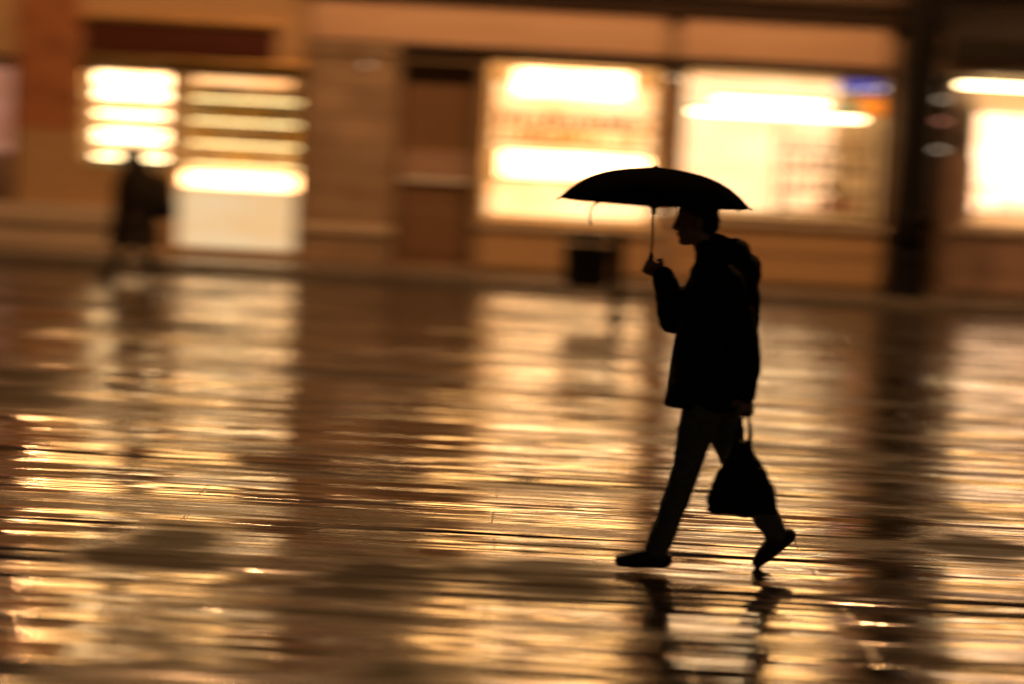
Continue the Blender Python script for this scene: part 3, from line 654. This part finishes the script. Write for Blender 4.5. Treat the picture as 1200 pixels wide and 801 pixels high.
def figure(name, label, loc, J, coat, trouser, jacket_secs, hood, hair_kind, scale=1.0, hold=None, gripR=None, gripL=None):
    body = MB()
    Tm = head(body, J['head'], J['tilt'])
    body.cap(lerp(J['head'], J['neck'], 0.3), 0.052, J['neck'], 0.062)
    body.ell(J['chest'], (0.11, 0.15, 0.17)); body.ell(J['pelvis'], (0.11, 0.14, 0.12)); body.cap(J['chest'], 0.11, J['pelvis'], 0.105)
    body.cap(J['neck'], 0.06, J['chest'], 0.1)
    for s in ('L', 'R'):
        body.cap(lerp(J['chest'], J['sh' + s], 0.5), 0.07, J['sh' + s], 0.055)
        body.chain([J['sh' + s], J['el' + s], J['wr' + s]], [0.05, 0.036, 0.026])
        body.chain([J['hip' + s], J['kn' + s], J['an' + s]], [0.075, 0.05, 0.034])
        body.cap(J['an' + s], 0.034, lerp(J['an' + s], J['toe' + s], 0.9), 0.024)
    add_hand(body, J['wrL'], *gripL); add_hand(body, J['wrR'], *gripR)
    o = fuse(body, name, M['skin'], None, 0.0055, 3)
    o.location = loc; o.scale = (scale,) * 3
    tag(o, label, 'person')
    # clothing
    jk = MB(); jk.loft([((x, y, z), rx, ry) for x, y, z, rx, ry in jacket_secs], 28)
    for s in ('L', 'R'):
        a, b, c = Vector(J['sh' + s]), Vector(J['el' + s]), Vector(J['wr' + s])
        jk.chain([a, lerp(a, b, .5), b, lerp(b, c, .5), lerp(b, c, .98)], [0.100, 0.085, 0.076, 0.070, 0.055])
    j = fuse(jk, 'jacket', coat, o, 0.011, 5); ruffle(j, 0.011, 9.0, 3); ruffle(j, 0.005, 24.0, 8)
    for s in ('L', 'R'):
        a, b, c = Vector(J['wr' + s]), Vector(J['el' + s]), None
        d = (b - a).normalized()
        part('cuff', MB().tube([a + d * 0.012, a + d * 0.05], [0.046, 0.05], 16), coat, j, smooth=True)
    if hood:
        h = MB()
        for c, r, rot in hood: h.ell(c, r, rot)
        h = fuse(h, 'hood', coat, o, 0.010, 4); ruffle(h, 0.008, 14.0, 5)
    tr = MB()
    tr.ell(lerp(J['pelvis'], (J['hipL'][0] / 2 + J['hipR'][0] / 2, 0, J['hipL'][2]), 0.5), (0.13, 0.16, 0.14))
    for s in ('L', 'R'):
        a, b, c = J['hip' + s], J['kn' + s], J['an' + s]
        tr.chain([a, lerp(a, b, .5), b, lerp(b, c, .5), lerp(b, c, .93)], [0.105, 0.088, 0.070, 0.068, 0.060])
    q = fuse(tr, 'trousers', trouser, o, 0.010, 5); ruffle(q, 0.009, 12.0, 1)
    for s in ('L', 'R'):
        a, tt = Vector(J['an' + s]), Vector(J['toe' + s]); d = (tt - a).normalized()
        shin = (Vector(J['kn' + s]) - a).normalized(); up = (shin - d * shin.dot(d)).normalized()
        heel = a - up * 0.038 - d * 0.035; ball = lerp(a, tt, 0.68) - up * 0.004
        sh = MB(); sh.cap(a + shin * 0.03, 0.047, a - up * 0.01, 0.046); sh.cap(a - up * 0.01, 0.046, heel, 0.040); sh.cap(heel, 0.040, ball, 0.044); sh.cap(a, 0.044, ball, 0.042); sh.cap(ball, 0.043, tt, 0.032)
        sh = fuse(sh, 'shoe', M['shoe'], o, 0.007, 3)
        lo = min(v.co.z for v in sh.data.vertices)
        if lo < 0.004:
            for v in sh.data.vertices:
                if v.co.z < 0.004: v.co.z = 0.004                # the sole lies flat on the wet stone
    hm = MB()
    if hair_kind == 'short':
        hm.ell(Tm((0.026, 0, 0.045)), (0.096, 0.082, 0.090), (0, -J['tilt'], 0)); hm.ell(Tm((0.05, 0, 0.07)), (0.066, 0.074, 0.08)); hm.ell(Tm((0.055, 0, 0.0)), (0.065, 0.076, 0.085), (0, -J['tilt'], 0))
    else:
        hm.ell(Tm((0.020, 0, 0.05)), (0.106, 0.088, 0.090), (0, -J['tilt'], 0)); hm.ell(Tm((0.06, 0, -0.04)), (0.07, 0.08, 0.13), (0, -J['tilt'], 0))
    hm = fuse(hm, 'hair', M['hair'], o, 0.009, 3); ruffle(hm, 0.006, 40.0, 2)
    for s in (-1, 1):
        part('eye', MB().ell(Tm((-0.074, s * 0.03, 0.008)), (0.011, 0.012, 0.009), sub=2), M['eye'], o, smooth=True)
    return o

# the man under the umbrella (local x = street x - 0.98, -y is towards the camera, he walks towards -x)
PX, PY = 0.98, 9.55
J = dict(head=(-0.135, 0.0, 1.69), tilt=0.16, neck=(-0.045, 0, 1.50), chest=(0.01, 0, 1.30), pelvis=(-0.01, 0, 0.92),
         shR=(-0.01, 0.19, 1.415), elR=(-0.185, 0.20, 1.195), wrR=(-0.258, 0.17, 1.41),
         shL=(0.01, -0.19, 1.405), elL=(0.115, -0.245, 1.135), wrL=(0.135, -0.25, 0.905),
         hipL=(-0.04, -0.09, 0.86), knL=(-0.125, -0.09, 0.455), anL=(-0.235, -0.09, 0.085), toeL=(-0.40, -0.10, 0.045),
         hipR=(0.01, 0.09, 0.86), knR=(0.165, 0.09, 0.47), anR=(0.375, 0.09, 0.165), toeR=(0.285, 0.09, 0.035))
secs = [(-0.04, 0, 0.80, 0.190, 0.185), (-0.035, 0, 0.84, 0.198, 0.195), (-0.015, 0, 0.97, 0.205, 0.205), (-0.003, 0, 1.10, 0.203, 0.21), (0.012, 0, 1.24, 0.193, 0.215),
        (0.02, 0, 1.36, 0.180, 0.215), (0.015, 0, 1.44, 0.155, 0.195), (-0.01, 0, 1.52, 0.115, 0.13), (-0.045, 0, 1.58, 0.085, 0.09), (-0.06, 0, 1.605, 0.07, 0.075)]
hood = [((0.065, 0, 1.545), (0.078, 0.13, 0.075), (0, 0.3, 0)), ((-0.01, 0, 1.58), (0.075, 0.11, 0.055), (0, 0.25, 0)), ((0.130, 0, 1.45), (0.07, 0.12, 0.10), (0, 0.1, 0))]
man = figure('person', 'man in a dark hooded jacket striding along under an open umbrella, bag in hand', (PX, PY, -0.006), J, M['cloth'], M['denim'], secs, hood, 'short',
             gripR=((-0.85, 0.0, 0.45), (0, -1, 0.0), 1.0, 1), gripL=((0.02, 0, -1.0), (0.0, 1.0, 0.1), 0.75, -1))

# his umbrella
UX, UY = 0.655, PY + 0.14
um = thing('umbrella', 'open black folding umbrella held up by the man', 'umbrella', (UX, UY, 1.40))
cv = MB(); RI, HT, NR, NT, NS = 0.472, 0.175, 8, 9, 6
ZT = 0.53
def cpt(i, j):
    t = i / NT; k = (j % NS) / NS; a = 2 * math.pi * (j / NS) / NR + 0.12
    edge = 1 - 0.075 * math.sin(math.pi * k) * t ** 2
    r = RI * t * edge
    z = ZT - HT * (0.24 * t + 0.76 * t ** 3.6) - 0.012 * math.sin(math.pi * k) * t * (1 - 0.7 * t)
    return Vector((r * math.cos(a), r * math.sin(a), z))
NC = NR * NS
top = cv.bm.verts.new((0, 0, ZT)); rows = [[cv.bm.verts.new(cpt(i, j)) for j in range(NC)] for i in range(1, NT + 1)]
for j in range(NC): cv.bm.faces.new((top, rows[0][j], rows[0][(j + 1) % NC]))
for a, b in zip(rows, rows[1:]): cv.bridge(a, b)
can = part('canopy', cv, M['umbrella'], um, smooth=True)
bake(can, [('SOLIDIFY', dict(thickness=0.0018, offset=-1))])
for k in range(NR):
    a = 2 * math.pi * k / NR + 0.12
    pts = []
    for i in range(1, NT + 1):
        p = cpt(i, k * NS); pts.append(p - Vector((0, 0, 0.007)))
    rb = part('rib', MB().tube(pts, 0.0028, 6), M['steel'], um)
    mid = pts[4]; part('strut', MB().tube([(0.012 * math.cos(a), 0.012 * math.sin(a), 0.33), mid], 0.0025, 6), M['steel'], rb)
    part('tip', MB().ell(cpt(NT, k * NS) + Vector((0.006 * math.cos(a), 0.006 * math.sin(a), -0.006)), (0.006, 0.006, 0.006), sub=2), M['steel'], rb)
part('shaft', MB().tube([(0, 0, 0.06), (0, 0, ZT)], 0.0055, 10), M['steel'], um)
part('ferrule', MB().lathe([(0.014, ZT - 0.004), (0.011, ZT + 0.003), (0.004, ZT + 0.007)], n=12), M['iron'], um)
part('handle', MB().lathe([(0.010, 0.02), (0.014, 0.03), (0.013, 0.09), (0.008, 0.115)], n=14), M['iron'], um, smooth=True)
part('runner', MB().lathe([(0.012, 0.30), (0.013, 0.34), (0.010, 0.36)], n=12), M['iron'], um)
part('bent_rib', MB().tube([(-0.265, -0.15, 0.352), (-0.292, -0.15, 0.345), (-0.310, -0.15, 0.32), (-0.316, -0.15, 0.285), (-0.315, -0.15, 0.25), (-0.308, -0.15, 0.232)], 0.0042, 8), M['iron'], um, smooth=True)
um.rotation_euler = (0, R(0.6), 0)

# the carrier bag
bg = thing('carrier_bag', 'full black carrier bag hanging from the man by its handles', 'bag', (1.11, PY - 0.25, 0.335))
bs = [((0.02, 0, -0.01), 0.15, 0.05), ((0.022, 0, 0.0), 0.17, 0.07), ((0.018, 0, 0.06), 0.168, 0.085), ((0.012, 0, 0.13), 0.145, 0.08), ((0.007, 0, 0.20), 0.113, 0.065), ((0.005, 0, 0.26), 0.078, 0.048), ((0.004, 0, 0.31), 0.046, 0.028), ((0.004, 0, 0.34), 0.03, 0.018)]
bag = MB().loft(bs, 32).build('sack', M['plastic_bag'], bg)
bake(bag, [('REMESH', dict(mode='VOXEL', voxel_size=0.007)), ('SMOOTH', dict(factor=0.5, iterations=3))]); ruffle(bag, 0.009, 11.0, 4); ruffle(bag, 0.006, 26.0, 9)
for yy in (-0.02, 0.02):
    part('strap', MB().tube([(-0.024, yy, 0.31), (-0.022, yy, 0.38), (-0.006, yy * 0.8, 0.455), (0.012, yy * 0.3, 0.485), (0.022, yy * 0.8, 0.46), (0.036, yy, 0.38), (0.032, yy, 0.31)], [0.012, 0.009, 0.006, 0.006, 0.006, 0.009, 0.012], 8), M['plastic_bag'], bg, smooth=True)

# a second walker far behind, by the left shop
J2 = dict(head=(-0.04, 0, 1.48), tilt=0.2, neck=(0.0, 0, 1.37), chest=(0.02, 0, 1.22), pelvis=(0.02, 0, 0.88),
          shR=(0.02, 0.17, 1.33), elR=(-0.04, 0.23, 1.07), wrR=(-0.16, 0.2, 0.92), shL=(0.02, -0.17, 1.33), elL=(0.10, -0.22, 1.08), wrL=(0.02, -0.23, 0.86),
          hipL=(0.02, -0.08, 0.82), knL=(-0.08, -0.08, 0.44), anL=(-0.22, -0.08, 0.085), toeL=(-0.37, -0.08, 0.045),
          hipR=(0.02, 0.08, 0.82), knR=(0.11, 0.08, 0.44), anR=(0.30, 0.08, 0.14), toeR=(0.22, 0.08, 0.035))
secs2 = [(0.05, 0, 0.45, 0.33, 0.24), (0.05, 0, 0.6, 0.31, 0.22), (0.04, 0, 0.85, 0.27, 0.21), (0.03, 0, 1.02, 0.25, 0.20), (0.03, 0, 1.2, 0.24, 0.21), (0.03, 0, 1.32, 0.19, 0.20), (0.02, 0, 1.40, 0.11, 0.12), (0.0, 0, 1.45, 0.075, 0.075)]
figure('person', 'walker in a long dark hooded coat passing the bright left shop', (-4.68, 24.1, 0), J2, M['cloth2'], M['cloth2'], secs2, [((0.0, 0, 1.50), (0.155, 0.14, 0.16), (0, 0.1, 0)), ((0.06, 0, 1.38), (0.17, 0.19, 0.10), (0, 0, 0))], 'long',
       gripR=((-0.4, 0, -0.9), (0, -1, 0.2), 0.5, -1), gripL=((-0.1, 0, -1.0), (0, 1.0, 0.1), 0.5, 1))

bp = thing('backpack', 'bulky dark backpack on the far walker by the left shop', 'backpack', (-4.68 + 0.34, 24.1, 0.78))
k = MB().loft([((0, 0, 0.0), 0.12, 0.13), ((0.0, 0, 0.02), 0.16, 0.17), ((0.01, 0, 0.22), 0.18, 0.19), ((-0.01, 0, 0.42), 0.16, 0.17), ((-0.03, 0, 0.52), 0.10, 0.12)], 24).build('pack', M['cloth2'], bp, True)
ruffle(k, 0.012, 9.0, 6)
part('front_pocket', MB().loft([((0.15, 0, 0.03), 0.05, 0.11), ((0.16, 0, 0.06), 0.06, 0.13), ((0.16, 0, 0.2), 0.05, 0.12), ((0.15, 0, 0.22), 0.03, 0.1)], 16), M['cloth2'], bp, smooth=True)
for sy in (-0.11, 0.11):
    part('strap', MB().tube([(-0.06, sy, 0.50), (-0.22, sy, 0.58), (-0.42, sy, 0.50), (-0.50, sy, 0.32), (-0.40, sy, 0.12), (-0.12, sy, 0.04)], 0.018, 8), M['cloth2'], bp, smooth=True)
# ------------------------------------------------------------------ night sky, moonlight, camera
w = bpy.data.worlds.new('World'); sc.world = w; w.use_nodes = True
nt = w.node_tree; nt.nodes.clear()
sky = nt.nodes.new('ShaderNodeTexSky'); sky.sky_type = 'NISHITA'; sky.sun_disc = False
sky.sun_elevation = R(2); sky.sun_rotation = R(160)
bgn = nt.nodes.new('ShaderNodeBackground'); bgn.inputs['Strength'].default_value = 0.008
o = nt.nodes.new('ShaderNodeOutputWorld'); nt.links.new(sky.outputs[0], bgn.inputs['Color']); nt.links.new(bgn.outputs[0], o.inputs['Surface'])
s = bpy.data.lights.new('sun', 'SUN'); s.energy = 0.01; s.angle = R(0.5); s.color = (1, 0.9, 0.75)
so = bpy.data.objects.new('sun', s); COL.objects.link(so); so.rotation_euler = (R(60), 0, R(20))

cam = bpy.data.cameras.new('camera'); co = bpy.data.objects.new('camera', cam); COL.objects.link(co); sc.camera = co
cam.lens = 70; cam.sensor_width = 36; cam.sensor_fit = 'HORIZONTAL'; cam.clip_end = 1000; cam.clip_start = 0.1
co.location = (0, 0, 2.07)
fw = Matrix.Rotation(R(90 - 6.05), 4, 'X') @ Matrix.Rotation(R(3.0), 4, 'Z')
co.rotation_euler = fw.to_euler()
cam.dof.use_dof = True; cam.dof.focus_distance = 10.6; cam.dof.aperture_fstop = 0.54; cam.dof.aperture_ratio = 0.5
vs = sc.view_settings; sc.display_settings.display_device = 'sRGB'; vs.view_transform = 'Standard'; vs.look = 'None'; vs.exposure = 0; vs.gamma = 1
